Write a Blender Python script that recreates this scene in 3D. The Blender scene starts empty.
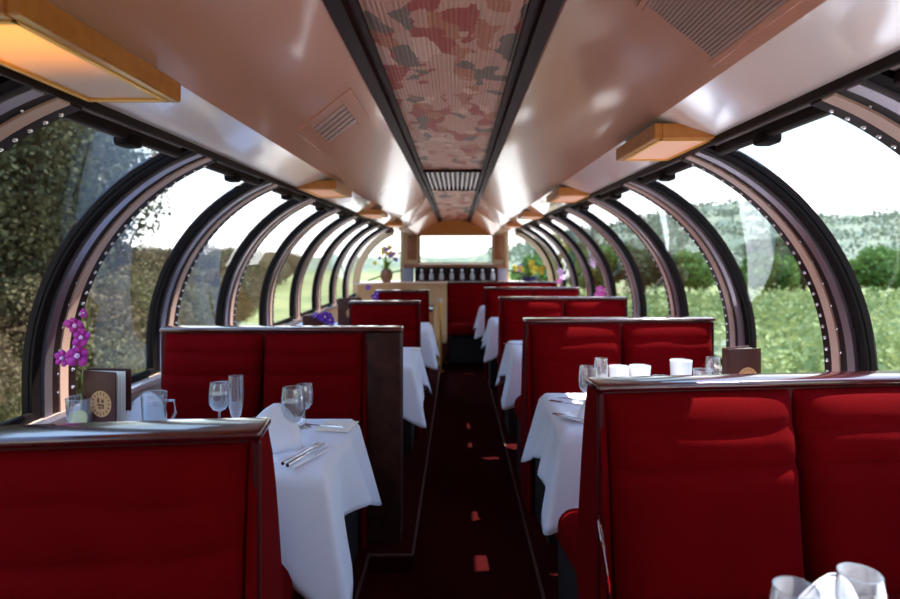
import bpy, bmesh, math, random
import numpy as np
from mathutils import Vector, Matrix
PI = math.pi
random.seed(7)
SC = bpy.context.scene
COL = SC.collection
EYE = 1.40          # camera height above the aisle floor
CX = -0.04          # centre line of the car (camera stands at x = 0)

# ------------------------------------------------------------------ materials
def nt(name):
    m = bpy.data.materials.new(name); m.use_nodes = True
    t = m.node_tree
    for n in list(t.nodes): t.nodes.remove(n)
    o = t.nodes.new('ShaderNodeOutputMaterial')
    return m, t, o
def pbr(name, col, rough=.5, metal=0, spec=.5, coat=0, sheen=0, noise=None, bump=None, emit=None, estr=0, trans=0):
    """noise = (scale, colour2, contrast) ; bump = (scale, strength)"""
    m, t, o = nt(name)
    b = t.nodes.new('ShaderNodeBsdfPrincipled')
    b.inputs['Base Color'].default_value = (*col, 1)
    b.inputs['Roughness'].default_value = rough
    b.inputs['Metallic'].default_value = metal
    b.inputs['Specular IOR Level'].default_value = spec
    b.inputs['Coat Weight'].default_value = coat
    b.inputs['Coat Roughness'].default_value = .08
    if sheen:
        b.inputs['Sheen Weight'].default_value = sheen
        b.inputs['Sheen Tint'].default_value = (1, .15, .15, 1)
        b.inputs['Sheen Roughness'].default_value = .4
    if trans: b.inputs['Transmission Weight'].default_value = trans
    if emit:
        b.inputs['Emission Color'].default_value = (*emit, 1)
        b.inputs['Emission Strength'].default_value = estr
    tc = t.nodes.new('ShaderNodeTexCoord')
    if noise:
        n = t.nodes.new('ShaderNodeTexNoise'); n.inputs['Scale'].default_value = noise[0]
        n.inputs['Detail'].default_value = 5
        t.links.new(tc.outputs['Object'], n.inputs['Vector'])
        r = t.nodes.new('ShaderNodeValToRGB')
        r.color_ramp.elements[0].position = .5-noise[2]; r.color_ramp.elements[0].color = (*col, 1)
        r.color_ramp.elements[1].position = .5+noise[2]; r.color_ramp.elements[1].color = (*noise[1], 1)
        t.links.new(n.outputs['Fac'], r.inputs['Fac']); t.links.new(r.outputs['Color'], b.inputs['Base Color'])
    if bump:
        n2 = t.nodes.new('ShaderNodeTexNoise'); n2.inputs['Scale'].default_value = bump[0]; n2.inputs['Detail'].default_value = 3
        t.links.new(tc.outputs['Object'], n2.inputs['Vector'])
        bp = t.nodes.new('ShaderNodeBump'); bp.inputs['Strength'].default_value = bump[1]; bp.inputs['Distance'].default_value = .01
        t.links.new(n2.outputs['Fac'], bp.inputs['Height']); t.links.new(bp.outputs['Normal'], b.inputs['Normal'])
    t.links.new(b.outputs['BSDF'], o.inputs['Surface'])
    return m
def thin_glass(name, tint=(1, 1, 1), ior=1.45, white=0.0, rough=0.0, boost=1.0, power=4.0):
    m, t, o = nt(name)
    tr = t.nodes.new('ShaderNodeBsdfTransparent'); tr.inputs['Color'].default_value = (*tint, 1)
    gl = t.nodes.new('ShaderNodeBsdfGlossy'); gl.inputs['Roughness'].default_value = rough
    r0 = ((ior-1)/(ior+1))**2*boost
    lw = t.nodes.new('ShaderNodeLayerWeight'); lw.inputs['Blend'].default_value = .5
    fr = t.nodes.new('ShaderNodeMath'); fr.operation = 'POWER'; fr.inputs[1].default_value = power
    t.links.new(lw.outputs['Facing'], fr.inputs[0])
    mu = t.nodes.new('ShaderNodeMath'); mu.operation = 'MULTIPLY_ADD'; mu.inputs[1].default_value = 1-r0; mu.inputs[2].default_value = r0; mu.use_clamp = True
    mx = t.nodes.new('ShaderNodeMixShader')
    t.links.new(fr.outputs[0], mu.inputs[0]); t.links.new(mu.outputs[0], mx.inputs[0])
    t.links.new(tr.outputs[0], mx.inputs[1]); t.links.new(gl.outputs[0], mx.inputs[2])
    last = mx
    if white:
        d = t.nodes.new('ShaderNodeBsdfDiffuse'); d.inputs['Color'].default_value = (.9, .92, .95, 1)
        m2 = t.nodes.new('ShaderNodeMixShader'); m2.inputs[0].default_value = white
        t.links.new(mx.outputs[0], m2.inputs[1]); t.links.new(d.outputs[0], m2.inputs[2]); last = m2
    t.links.new(last.outputs[0], o.inputs['Surface'])
    return m

M = {}
M['velvet'] = pbr('red_velvet', (.115, .0003, .0014), .9, spec=.04, sheen=.04, noise=(9, (.14, .0004, .002), .25), bump=(260, .12))
M['vinyl'] = pbr('dark_red_vinyl', (.05, .001, .003), .5, spec=.2)
M['cherry'] = pbr('cherry_wood_rail', (.05, .002, .004), .22, spec=.6, coat=1.0, noise=(30, (.08, .004, .005), .2))
M['walnut'] = pbr('dark_walnut', (.022, .006, .004), .6, spec=.15, noise=(14, (.06, .018, .011), .2))
M['black'] = pbr('black_plinth', (.012, .008, .008), .7)
M['chrome'] = pbr('chrome', (.85, .83, .85), .12, 1)
M['brass'] = pbr('brass', (.90, .50, .12), .45, .5)
M['strip'] = pbr('aisle_strip', (.12, .07, .055), .5, .5)
M['carpet'] = pbr('burgundy_carpet', (.030, .0016, .002), .95, spec=.05, noise=(60, (.05, .003, .003), .2), bump=(400, .5))
M['cream'] = pbr('cream_enamel', (.70, .52, .43), .22, spec=.5, coat=.5)
M['ceil'] = pbr('ceiling_enamel', (.68, .31, .21), .22, spec=.8, coat=.7)
M['fascia'] = pbr('fascia_enamel', (.92, .74, .67), .16, spec=1.0, coat=1.0)
M['rubber'] = pbr('rib_rubber', (.006, .003, .003), .65, spec=.12)
M['ribdark'] = pbr('rib_dark_brown', (.016, .006, .006), .5, spec=.2)
M['ribmetal'] = pbr('rib_metal', (.42, .36, .40), .32, .85)
M['ribcream'] = pbr('rib_cream', (.55, .35, .27), .35, spec=.5)
M['bolt'] = pbr('bolt_steel', (.9, .88, .95), .2, .9)
M['mould'] = pbr('ceiling_moulding', (.022, .006, .005), .5, spec=.15)
M['oak'] = pbr('amber_oak', (.50, .16, .02), .35, coat=.4, noise=(25, (.60, .22, .035), .2))
M['oakdark'] = pbr('brown_wood_panel', (.20, .065, .025), .4, coat=.3, noise=(20, (.28, .095, .035), .2))
M['tan'] = pbr('tan_frame', (.48, .31, .17), .4, coat=.2)
M['cloth'] = pbr('white_tablecloth', (.80, .82, .90), .75, spec=.2, bump=(500, .06))
M['napkin'] = pbr('white_napkin', (.84, .85, .92), .8, spec=.2)
M['porcelain'] = pbr('white_porcelain', (.86, .86, .90), .18, spec=.6, coat=.4)
M['paper'] = pbr('menu_paper', (.85, .80, .70), .8, spec=.1)
M['leather'] = pbr('menu_leather', (.06, .010, .006), .45, spec=.3)
M['medallion'] = pbr('medallion_tan', (.50, .24, .09), .5)
M['ink'] = pbr('medallion_ink', (.10, .03, .015), .6)
M['silver'] = pbr('silver_cutlery', (.75, .74, .78), .18, 1)
M['glass'] = thin_glass('drinking_glass', (.97, .98, .99), 1.5, .07, .03, 2.2, 2.0)
M['pane'] = thin_glass('window_pane', (.95, .96, .95), 1.45, 0, 0, .9)
M['water'] = thin_glass('water', (.93, .95, .96), 1.33, .05, 0, 1.2)
M['lemon'] = pbr('lemon', (.85, .68, .08), .5)
M['stem'] = pbr('plant_stem', (.20, .22, .05), .6)
M['leafg'] = pbr('plant_leaf', (.16, .28, .03), .6, noise=(30, (.28, .38, .05), .2))
M['orchid'] = pbr('magenta_petal', (.42, .012, .25), .6)
M['orchidw'] = pbr('pale_lilac_petal', (.75, .45, .70), .6)
M['violet'] = pbr('violet_petal', (.16, .04, .45), .6)
M['pink'] = pbr('pink_petal', (.80, .10, .45), .6)
M['yellow'] = pbr('yellow_petal', (.85, .60, .05), .6)
M['pot'] = pbr('terracotta_brown_pot', (.22, .08, .04), .5)
M['bluepot'] = pbr('dark_blue_bowl', (.03, .04, .12), .3)
M['orangev'] = pbr('orange_vase', (.80, .16, .03), .3)
M['slate'] = pbr('blue_grey_panel', (.30, .32, .42), .3)
M['grille'] = pbr('vent_metal', (.50, .30, .25), .35, .3)
M['grilleback'] = pbr('vent_shadow_plate', (.16, .065, .05), .6)
M['grilledark'] = pbr('vent_dark', (.05, .02, .018), .5)
M['bottleg'] = thin_glass('carafe_glass', (.75, .80, .9), 1.5, .35, .05, 1.5)
M['bark'] = pbr('tree_bark', (.10, .065, .045), .9, noise=(4, (.16, .11, .07), .2))

def leafmat(name, c1, c2, scale):
    m, t, o = nt(name)
    b = t.nodes.new('ShaderNodeBsdfPrincipled'); b.inputs['Roughness'].default_value = .75; b.inputs['Specular IOR Level'].default_value = .15
    tc = t.nodes.new('ShaderNodeNewGeometry')
    n = t.nodes.new('ShaderNodeTexNoise'); n.inputs['Scale'].default_value = scale; n.inputs['Detail'].default_value = 6
    t.links.new(tc.outputs['Position'], n.inputs['Vector'])
    r = t.nodes.new('ShaderNodeValToRGB')
    r.color_ramp.elements[0].position = .36; r.color_ramp.elements[0].color = (*c1, 1)
    r.color_ramp.elements[1].position = .64; r.color_ramp.elements[1].color = (*c2, 1)
    t.links.new(n.outputs['Fac'], r.inputs['Fac']); t.links.new(r.outputs['Color'], b.inputs['Base Color'])
    tl = t.nodes.new('ShaderNodeBsdfTranslucent'); t.links.new(r.outputs['Color'], tl.inputs['Color'])
    mx = t.nodes.new('ShaderNodeMixShader'); mx.inputs[0].default_value = .25
    t.links.new(b.outputs[0], mx.inputs[1]); t.links.new(tl.outputs[0], mx.inputs[2])
    t.links.new(mx.outputs[0], o.inputs['Surface'])
    return m
M['vine'] = leafmat('vine_leaf', (.13, .19, .06), (.33, .38, .16), .35)
M['treeA'] = leafmat('tree_leaf_dark', (.030, .040, .020), (.080, .085, .042), .5)
M['treeB'] = leafmat('tree_leaf_brown', (.11, .075, .042), (.13, .125, .06), .45)
M['treeC'] = leafmat('tree_leaf_fresh', (.065, .14, .03), (.14, .24, .06), .4)
M['treeD'] = leafmat('tree_leaf_olive', (.05, .08, .035), (.10, .135, .065), .3)
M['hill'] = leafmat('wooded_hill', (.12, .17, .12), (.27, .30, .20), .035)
M['bounce_gravel'] = pbr('pale_bounce_gravel', (.50, .44, .36), .9, noise=(3, (.62, .55, .46), .2))  # kept pale so the unseen bed reflects sun into the car
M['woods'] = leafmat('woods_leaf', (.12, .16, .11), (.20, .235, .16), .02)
M['ground'] = leafmat('field_ground', (.16, .20, .08), (.26, .28, .12), .2)

# foliage print on the ceiling fabric
def print_mat():
    m, t, o = nt('ceiling_fabric_print')
    b = t.nodes.new('ShaderNodeBsdfPrincipled'); b.inputs['Roughness'].default_value = .45; b.inputs['Specular IOR Level'].default_value = .4
    tc = t.nodes.new('ShaderNodeTexCoord')
    mp = t.nodes.new('ShaderNodeMapping'); mp.inputs['Rotation'].default_value = (0, 0, .9); mp.inputs['Scale'].default_value = (14, 6, 1)
    t.links.new(tc.outputs['Object'], mp.inputs['Vector'])
    no = t.nodes.new('ShaderNodeTexNoise'); no.inputs['Scale'].default_value = 5; no.inputs['Detail'].default_value = 3
    t.links.new(tc.outputs['Object'], no.inputs['Vector'])
    ad = t.nodes.new('ShaderNodeVectorMath'); ad.operation = 'MULTIPLY_ADD'; ad.inputs[1].default_value = (2.2, 2.2, 2.2)
    t.links.new(no.outputs['Color'], ad.inputs[0]); t.links.new(mp.outputs[0], ad.inputs[2])
    vo = t.nodes.new('ShaderNodeTexVoronoi'); vo.inputs['Scale'].default_value = 1.0
    t.links.new(ad.outputs[0], vo.inputs['Vector'])
    sp = t.nodes.new('ShaderNodeSeparateColor'); t.links.new(vo.outputs['Color'], sp.inputs[0])
    r = t.nodes.new('ShaderNodeValToRGB'); r.color_ramp.interpolation = 'CONSTANT'
    e = r.color_ramp.elements
    e[0].position = 0; e[0].color = (.50, .24, .18, 1)
    e[1].position = .30; e[1].color = (.33, .045, .035, 1)
    for p, c in ((.46, (.50, .27, .20)), (.62, (.15, .095, .075)), (.76, (.40, .13, .07)), (.88, (.62, .36, .28))):
        x = e.new(p); x.color = (*c, 1)
    t.links.new(sp.outputs[0], r.inputs['Fac']); t.links.new(r.outputs['Color'], b.inputs['Base Color'])
    w = t.nodes.new('ShaderNodeTexWave'); w.wave_type = 'BANDS'; w.bands_direction = 'X'; w.inputs['Scale'].default_value = 22
    t.links.new(tc.outputs['Object'], w.inputs['Vector'])
    bp = t.nodes.new('ShaderNodeBump'); bp.inputs['Strength'].default_value = .35; bp.inputs['Distance'].default_value = .006
    t.links.new(w.outputs['Fac'], bp.inputs['Height']); t.links.new(bp.outputs[0], b.inputs['Normal'])
    t.links.new(b.outputs[0], o.inputs['Surface'])
    return m
M['print'] = print_mat()
# lamp diffuser: glows warm, strongest in the middle where the tube sits
M['lamp'] = pbr('lamp_diffuser', (.70, .50, .42), .45, emit=(1, .30, .04), estr=.12)
M['lamplit'] = None
def lamp_lit():
    m, t, o = nt('lamp_diffuser_lit')
    b = t.nodes.new('ShaderNodeBsdfPrincipled'); b.inputs['Base Color'].default_value = (.65, .42, .35, 1); b.inputs['Roughness'].default_value = .4
    tc = t.nodes.new('ShaderNodeTexCoord'); s = t.nodes.new('ShaderNodeSeparateXYZ'); t.links.new(tc.outputs['Object'], s.inputs[0])
    r = t.nodes.new('ShaderNodeMapRange'); r.inputs['From Min'].default_value = .12; r.inputs['From Max'].default_value = -.22
    r.inputs['To Min'].default_value = 0.0; r.inputs['To Max'].default_value = 1.0; r.interpolation_type = 'SMOOTHSTEP'
    t.links.new(s.outputs['Y'], r.inputs['Value']); t.links.new(r.outputs[0], b.inputs['Emission Strength'])
    b.inputs['Emission Color'].default_value = (.55, .17, .008, 1)
    t.links.new(b.outputs[0], o.inputs['Surface']); return m
M['lamplit'] = lamp_lit()

# ------------------------------------------------------------------ mesh builder
class MB:
    def __init__(s): s.v = []; s.f = []
    def add(s, vs, fs):
        n = len(s.v); s.v += [tuple(v) for v in vs]; s.f += [tuple(n+i for i in f) for f in fs]; return s
    def box(s, x0, x1, y0, y1, z0, z1, bev=0, seg=2, mat=None):
        bm = bmesh.new()
        bmesh.ops.create_cube(bm, size=1)
        for v in bm.verts:
            v.co = Vector(((x0+x1)/2+v.co.x*abs(x1-x0), (y0+y1)/2+v.co.y*abs(y1-y0), (z0+z1)/2+v.co.z*abs(z1-z0)))
        if bev:
            bmesh.ops.bevel(bm, geom=bm.edges[:], offset=bev, segments=seg, affect='EDGES', profile=.5, clamp_overlap=True)
        if mat is not None: bm.transform(mat)
        s.bm(bm); return s
    def bm(s, bm):
        bm.verts.index_update()
        s.add([v.co.copy() for v in bm.verts], [[v.index for v in f.verts] for f in bm.faces]); bm.free()
    def prism(s, pts, a0, a1, axis='x'):
        """extrude a closed 2D outline along an axis"""
        n = len(pts)
        def P(p, a):
            if axis == 'x': return (a, p[0], p[1])
            if axis == 'y': return (p[0], a, p[1])
            return (p[0], p[1], a)
        vs = [P(p, a0) for p in pts]+[P(p, a1) for p in pts]
        fs = [tuple(range(n)), tuple(range(2*n-1, n-1, -1))]+[(i, (i+1) % n, n+(i+1) % n, n+i) for i in range(n)]
        s.add(vs, fs); return s
    def lathe(s, prof, seg=28, c=(0, 0, 0)):
        vs = []; fs = []
        n = len(prof)
        for k in range(seg):
            a = 2*PI*k/seg
            for r, z in prof: vs.append((c[0]+max(r, .0001)*math.cos(a), c[1]+max(r, .0001)*math.sin(a), c[2]+z))
        for k in range(seg):
            k2 = (k+1) % seg
            for i in range(n-1): fs.append((k*n+i, k2*n+i, k2*n+i+1, k*n+i+1))
        s.add(vs, fs); return s
    def tube(s, pts, r, seg=8, caps=True):
        pts = [Vector(p) for p in pts]; vs = []; fs = []
        rr = r if isinstance(r, (list, tuple)) else [r]*len(pts)
        up = Vector((0, 0, 1))
        for i, p in enumerate(pts):
            d = (pts[min(i+1, len(pts)-1)]-pts[max(i-1, 0)]).normalized()
            a = d.cross(up)
            if a.length < .05: a = d.cross(Vector((1, 0, 0)))
            a.normalize(); b = d.cross(a)
            for k in range(seg):
                t = 2*PI*k/seg; vs.append(p+(a*math.cos(t)+b*math.sin(t))*rr[i])
        for i in range(len(pts)-1):
            for k in range(seg):
                k2 = (k+1) % seg; fs.append((i*seg+k, i*seg+k2, (i+1)*seg+k2, (i+1)*seg+k))
        if caps: fs.append(tuple(range(seg))[::-1]); fs.append(tuple(range((len(pts)-1)*seg, len(pts)*seg)))
        s.add(vs, fs); return s
    def build(s, name, mat, parent=None, loc=None, smooth=35, rot=None):
        me = bpy.data.meshes.new(name); me.from_pydata(s.v, [], s.f); me.materials.append(mat)
        bm = bmesh.new(); bm.from_mesh(me); bmesh.ops.recalc_face_normals(bm, faces=bm.faces[:]); bm.to_mesh(me); bm.free()
        if smooth:
            me.shade_smooth(); me.set_sharp_from_angle(angle=math.radians(smooth))
        o = bpy.data.objects.new(name, me); COL.objects.link(o)
        if parent: o.parent = parent
        if loc: o.location = loc
        if rot: o.rotation_euler = rot
        return o
def tag(o, label=None, cat=None, group=None, kind=None):
    if label: o['label'] = label
    if cat: o['category'] = cat
    if group: o['group'] = group
    if kind: o['kind'] = kind
    return o
def empty(name, loc, rz=0, label=None, cat=None, group=None, kind=None):
    o = bpy.data.objects.new(name, None); COL.objects.link(o); o.empty_display_size = .1
    o.location = loc; o.rotation_euler = (0, 0, rz)
    return tag(o, label, cat, group, kind)
def dup(root, loc, rz=0, label=None, group=None, parent=None, scale=None):
    def cp(o, par):
        c = o.copy(); COL.objects.link(c); c.parent = par
        for ch in list(o.children): cp(ch, c)
        return c
    r = cp(root, parent); r.location = loc; r.rotation_euler = (0, 0, rz)
    if scale: r.scale = (scale,)*3 if not isinstance(scale, tuple) else scale
    if label: r['label'] = label
    if group: r['group'] = group
    return r
def struct(o): o['kind'] = 'structure'; return o

# ------------------------------------------------------------------ body shell
YB, YE, YN = -2.3, 8.72, 9.42     # back wall, end arch, front of the nose
AC = (.60, EYE-.45); AR = .915   # arc of the curved glass (centre as offset from CX, radius)
SILL = .80
def arc(r, n=26, top=None):
    """points (x offset from centre line, z) of the dome section from the fascia down to the sill"""
    a0 = math.acos(min(1, (.92-AC[0])/r)) if top is None else top
    pts = [(AC[0]+r*math.cos(a0*(1-i/n)), AC[1]+r*math.sin(a0*(1-i/n))) for i in range(n+1)]
    pts += [(AC[0]+r, AC[1]-.07), (AC[0]+r-.002, SILL)]
    return pts
def sweep(sg, r_in, r_out, y0, y1, n=26):
    mb = MB(); A = arc(r_in, n); B = arc(r_out, n); vs = []; fs = []
    for a, b in zip(A, B):
        vs += [(CX+sg*a[0], y0, a[1]), (CX+sg*b[0], y0, b[1]), (CX+sg*b[0], y1, b[1]), (CX+sg*a[0], y1, a[1])]
    m = len(A)
    for i in range(m-1):
        for k in range(4):
            k2 = (k+1) % 4; fs.append((i*4+k, i*4+k2, (i+1)*4+k2, (i+1)*4+k))
    fs += [(0, 1, 2, 3), ((m-1)*4+3, (m-1)*4+2, (m-1)*4+1, (m-1)*4)]
    return mb.add(vs, fs)

# floor
f = MB().box(-.40, .40, YB, YN+.3, -.06, 0)
struct(f.build('floor', M['carpet']))
PH = .08
def platform(pts, name):
    struct(MB().prism(pts, -.05, PH, 'z').build(name, M['carpet']))
platform([(-.39, YB), (-.39, 2.55), (-.195, 2.55), (-.195, 7.6), (-1.50, 7.6), (-1.50, YB)], 'floor_platform_left')
platform([(.335, YB), (.335, 7.15), (-.16, 7.15), (-.16, YN), (1.46, YN), (1.46, YB)], 'floor_platform_right')
def nosing(pts, n):
    mb = MB()
    for (a, b) in zip(pts[:-1], pts[1:]):
        d = Vector((b[0]-a[0], b[1]-a[1], 0)); L = d.length; an = math.atan2(d.y, d.x)
        mt = Matrix.Translation((a[0], a[1], 0)) @ Matrix.Rotation(an, 4, 'Z')
        mb.box(-.004, L+.004, -.006, .006, PH-.004, PH+.005, .002, 1, mt)
    struct(mb.build('trim_%d' % n, M['strip']))
nosing([(-.39, YB), (-.39, 2.55), (-.195, 2.55), (-.195, 7.6)], 1)
nosing([(.335, YB), (.335, 7.15), (-.16, 7.15)], 2)

# side walls with sill ledges
for sg, nm in ((-1, 'left'), (1, 'right')):
    w = MB(); xo = CX+sg*1.515
    w.box(min(xo, xo+sg*.06), max(xo, xo+sg*.06), YB, YE, -.05, SILL)
    struct(w.build('wall_'+nm, M['cream']))
    s = MB(); s.box(min(CX+sg*1.43, CX+sg*1.60), max(CX+sg*1.43, CX+sg*1.60), YB, YE, SILL-.035, SILL, .008, 2)
    struct(s.build('trim_%d' % (3 if sg < 0 else 4), M['cream']))
struct(MB().box(CX-1.56, CX+1.56, YB-.08, YB, -.05, 1.0).build('wall_back', M['cream']))
# rear bulkhead upper half, opaque (behind the camera)
pts = [(CX-x, z) for x, z in arc(AR+.03)][::-1]
pts = [(CX-1.54, 1.0)]+[(CX-a, b) for a, b in arc(AR+.03) if b > 1.0][::-1]+[(CX, EYE+.80)]+[(CX+a, b) for a, b in arc(AR+.03) if b > 1.0]+[(CX+1.54, 1.0)]
struct(MB().prism(pts, YB-.06, YB, 'y').build('wall_back.001', M['cream']))

# ceiling : sloping faces, fascia, recess for the print panel
P = (.345, EYE+.77); Cc = (.72, EYE+.47); F = (.965, EYE+.388)
P2 = (.25, EYE+.565); C2 = (.60, EYE+.325); F2 = (.86, EYE+.40)
YT = 7.5
def sheet(rows, th=.02):
    """loft through rows of points, thickened outward (up)"""
    n = len(rows[0]); vs = [p for r in rows for p in r]
    vs += [(p[0], p[1], p[2]+th) for r in rows for p in r]
    N = len(rows)*n; fs = []
    for i in range(len(rows)-1):
        for j in range(n-1):
            a = i*n+j; q = (a, a+1, a+n+1, a+n); fs.append(q); fs.append(tuple(N+k for k in q[::-1]))
    for i in range(len(rows)-1):
        for j in (0, n-1):
            a = i*n+j; fs.append((a, a+n, a+n+N, a+N))
    for i in (0, len(rows)-1):
        for j in range(n-1):
            a = i*n+j; fs.append((a, a+1, a+1+N, a+N))
    return MB().add(vs, fs)
for sg in (-1, 1):
    rows = []
    for (y, p, c) in ((YB, P, Cc), (YT, P, Cc), (YE, (.31, EYE+.69), (.70, EYE+.43)), (YN, P2, C2)):
        rows.append([(CX+sg*p[0], y, p[1]), (CX+sg*c[0], y, c[1])])
    struct(sheet(rows).build('ceiling' if sg < 0 else 'ceiling.001', M['ceil'], smooth=0))
    rows = []
    for (y, c, g) in ((YB, Cc, F), (YT, Cc, F), (YE, (.70, EYE+.43), F), (YN, C2, F2)):
        rows.append([(CX+sg*c[0], y, c[1]), (CX+sg*g[0], y, g[1])])
    struct(sheet(rows).build('ceiling.002' if sg < 0 else 'ceiling.003', M['fascia'], smooth=0))
# outer roof skin that closes the top
struct(MB().box(CX-.55, CX+.55, YB-.05, YN, EYE+.84, EYE+.88).build('ceiling.004', M['black']))
for sg in (-1, 1):
    rows = [[(CX+sg*.55, y, EYE+.86), (CX+sg*.97, y, EYE+.42)] for y in (YB-.05, YE+.1)]
    struct(sheet(rows).build('ceiling.005' if sg < 0 else 'ceiling.006', M['black'], smooth=0))
# corrugated print panel
def corr(y0, y1, z0, z1, hw0, hw1, mat, nm):
    n = 60; rows = []
    for (y, z, hw) in ((y0, z0, hw0), (y1, z1, hw1)):
        rows.append([(CX+hw*(-1+2*i/n), y, z+.003*(i % 2)) for i in range(n+1)])
    struct(sheet(rows, .01).build(nm, mat, smooth=0))
PW = .262
corr(YB, 5.25, P[1]+.015, P[1]+.015, PW, PW, M['print'], 'ceiling.007')
corr(6.75, YT, P[1]+.015, P[1]+.015, PW, PW, M['print'], 'ceiling.008')
corr(YT, YE, P[1]+.01, EYE+.70, PW, .235, M['print'], 'ceiling.009')
corr(YE, YN, EYE+.70, P2[1], .235, .19, M['print'], 'ceiling.010')
# slatted return-air grille between the two panels
g = empty('ceiling_grille', (CX, 6.0, P[1]), 0, 'slatted brown and silver air grille closing the middle of the printed ceiling strip', 'grille')
MB().box(-PW-.01, PW+.01, -.75, .75, .035, .05).build('back_plate', M['grilledark'], g)
for i in range(11):
    x = -PW+.025+i*(2*PW-.05)/10
    MB().box(x-.011, x+.011, -.73, .73, .0, .03, .004, 1).build('slat', M['ribmetal'], g)
for y in (-.75, .73): MB().box(-PW-.01, PW+.01, y, y+.02, -.008, .035, .003, 1).build('end_bar', M['mould'], g)
# long dark mouldings on both sides of the panel
k = 5
for sg in (-1, 1):
    for (xa, xb, dz, h) in ((.262, .285, -.004, .03), (.300, .352, -.022, .05)):
        rows = []
        for (y, p) in ((YB, P), (YT, P), (YE, (.31, EYE+.69)), (YN, P2)):
            sc = p[0]/P[0]
            rows.append([(CX+sg*xa*sc, y, p[1]+dz), (CX+sg*xb*sc, y, p[1]+dz)])
        struct(sheet(rows, h).build('trim_%d' % k, M['mould'], smooth=0)); k += 1
    rows = []
    for (y, p) in ((YB, P), (YT, P), (YE, (.31, EYE+.69)), (YN, P2)):
        sc = p[0]/P[0]; rows.append([(CX+sg*.28*sc, y, p[1]+.006), (CX+sg*.305*sc, y, p[1]+.006)])
    struct(sheet(rows, .03).build('trim_%d' % k, M['leather'], smooth=0)); k += 1

# dark lip under each fascia
for sg in (-1, 1):
    a, b_ = sorted((CX+sg*.912, CX+sg*.925)); struct(MB().box(a, b_, YB, YE+.05, EYE+.381, EYE+.410, .003, 1).build('trim_%d' % (70 if sg < 0 else 71), M['ribdark']))
# ribs
bolt_me = None
def ribs():
    global bolt_me, k
    b = MB(); bm = bmesh.new(); bmesh.ops.create_uvsphere(bm, u_segments=8, v_segments=5, radius=.0075); b.bm(bm)
    bolt_me = None
    rk = 20
    for i in range(-3, 9):
        y0 = 2.05+.833*i
        for sg in (-1, 1):
            yy = y0+(.04 if sg < 0 else 0)
            root = empty('trim_%d' % rk, (0, 0, 0), kind='structure'); rk += 1
            sweep(sg, AR-.008, AR+.02, yy, yy+.22).build('rib_plate', M['rubber'], root)
            sweep(sg, AR-.018, AR-.004, yy, yy+.040).build('rib_gasket', M['rubber'], root)
            sweep(sg, AR-.030, AR-.004, yy+.048, yy+.088).build('rib_channel', M['ribmetal'], root)
            sweep(sg, AR-.024, AR-.004, yy+.096, yy+.130).build('rib_ridge', M['ribdark'], root)
            sweep(sg, AR-.030, AR-.004, yy+.132, yy+.178).build('rib_band', M['ribcream'], root)
            sweep(sg, AR-.030, AR-.004, yy+.180, yy+.222).build('rib_flange', M['ribdark'], root)
            A = [p for p in arc(AR-.030, 24)]
            for j, (x, z) in enumerate(A[1:-1]):
                if bolt_me is None:
                    o = b.build('bolt', M['bolt'], root); bolt_me = o.data
                else:
                    o = bpy.data.objects.new('bolt', bolt_me); COL.objects.link(o); o.parent = root
                o.location = (CX+sg*x, yy+.203, z)
            if i >= -1:
                B = arc(AR-.024, 12)
                for j, (x, z) in enumerate(B[1:-1]):
                    o = bpy.data.objects.new('bolt', bolt_me); COL.objects.link(o); o.parent = root
                    o.location = (CX+sg*(x-.010), yy+.113, z); o.scale = (.55, .55, .55)
ribs()
# panes between the ribs, with bottom and top rails and a latch
wn = 1
for i in range(-4, 8):
    for sg in (-1, 1):
        off = .04 if sg < 0 else 0
        ya = max(YB, 2.05+.833*i+.22+off); yb = 2.05+.833*(i+1)+off
        root = empty('window_%d' % wn, (0, 0, 0), kind='structure'); wn += 1
        A = arc(AR-.002, 24)
        vs = []; 
        for (x, z) in A: vs += [(CX+sg*x, ya-.01, z), (CX+sg*x, yb+.01, z)]
        MB().add(vs, [(2*j, 2*j+1, 2*j+3, 2*j+2) for j in range(len(A)-1)]).build('pane', M['pane'], root)
        fx = CX+sg*.955
        MB().box(min(fx, fx+sg*.03), max(fx, fx+sg*.03), ya, yb, EYE+.355, EYE+.39, .006, 1).build('top_rail', M['ribdark'], root)
        bx_ = CX+sg*1.485
        MB().box(min(bx_, bx_+sg*.03), max(bx_, bx_+sg*.03), ya, yb, SILL, SILL+.035, .01, 2).build('bottom_rail', M['rubber'], root)
        yl = ya+.5*(yb-ya)
        MB().box(min(fx-sg*.01, fx+sg*.05), max(fx-sg*.01, fx+sg*.05), yl-.035, yl+.035, EYE+.335, EYE+.375, .012, 2).build('latch', M['rubber'], root)

# ------------------------------------------------------------------ nose end
root = empty('trim_60', (0, 0, 0), kind='structure')
for sg in (-1, 1):
    sweep(sg, AR-.085, AR+.02, YE, YE+.05).build('arch_frame', M['tan'], root)
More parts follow.
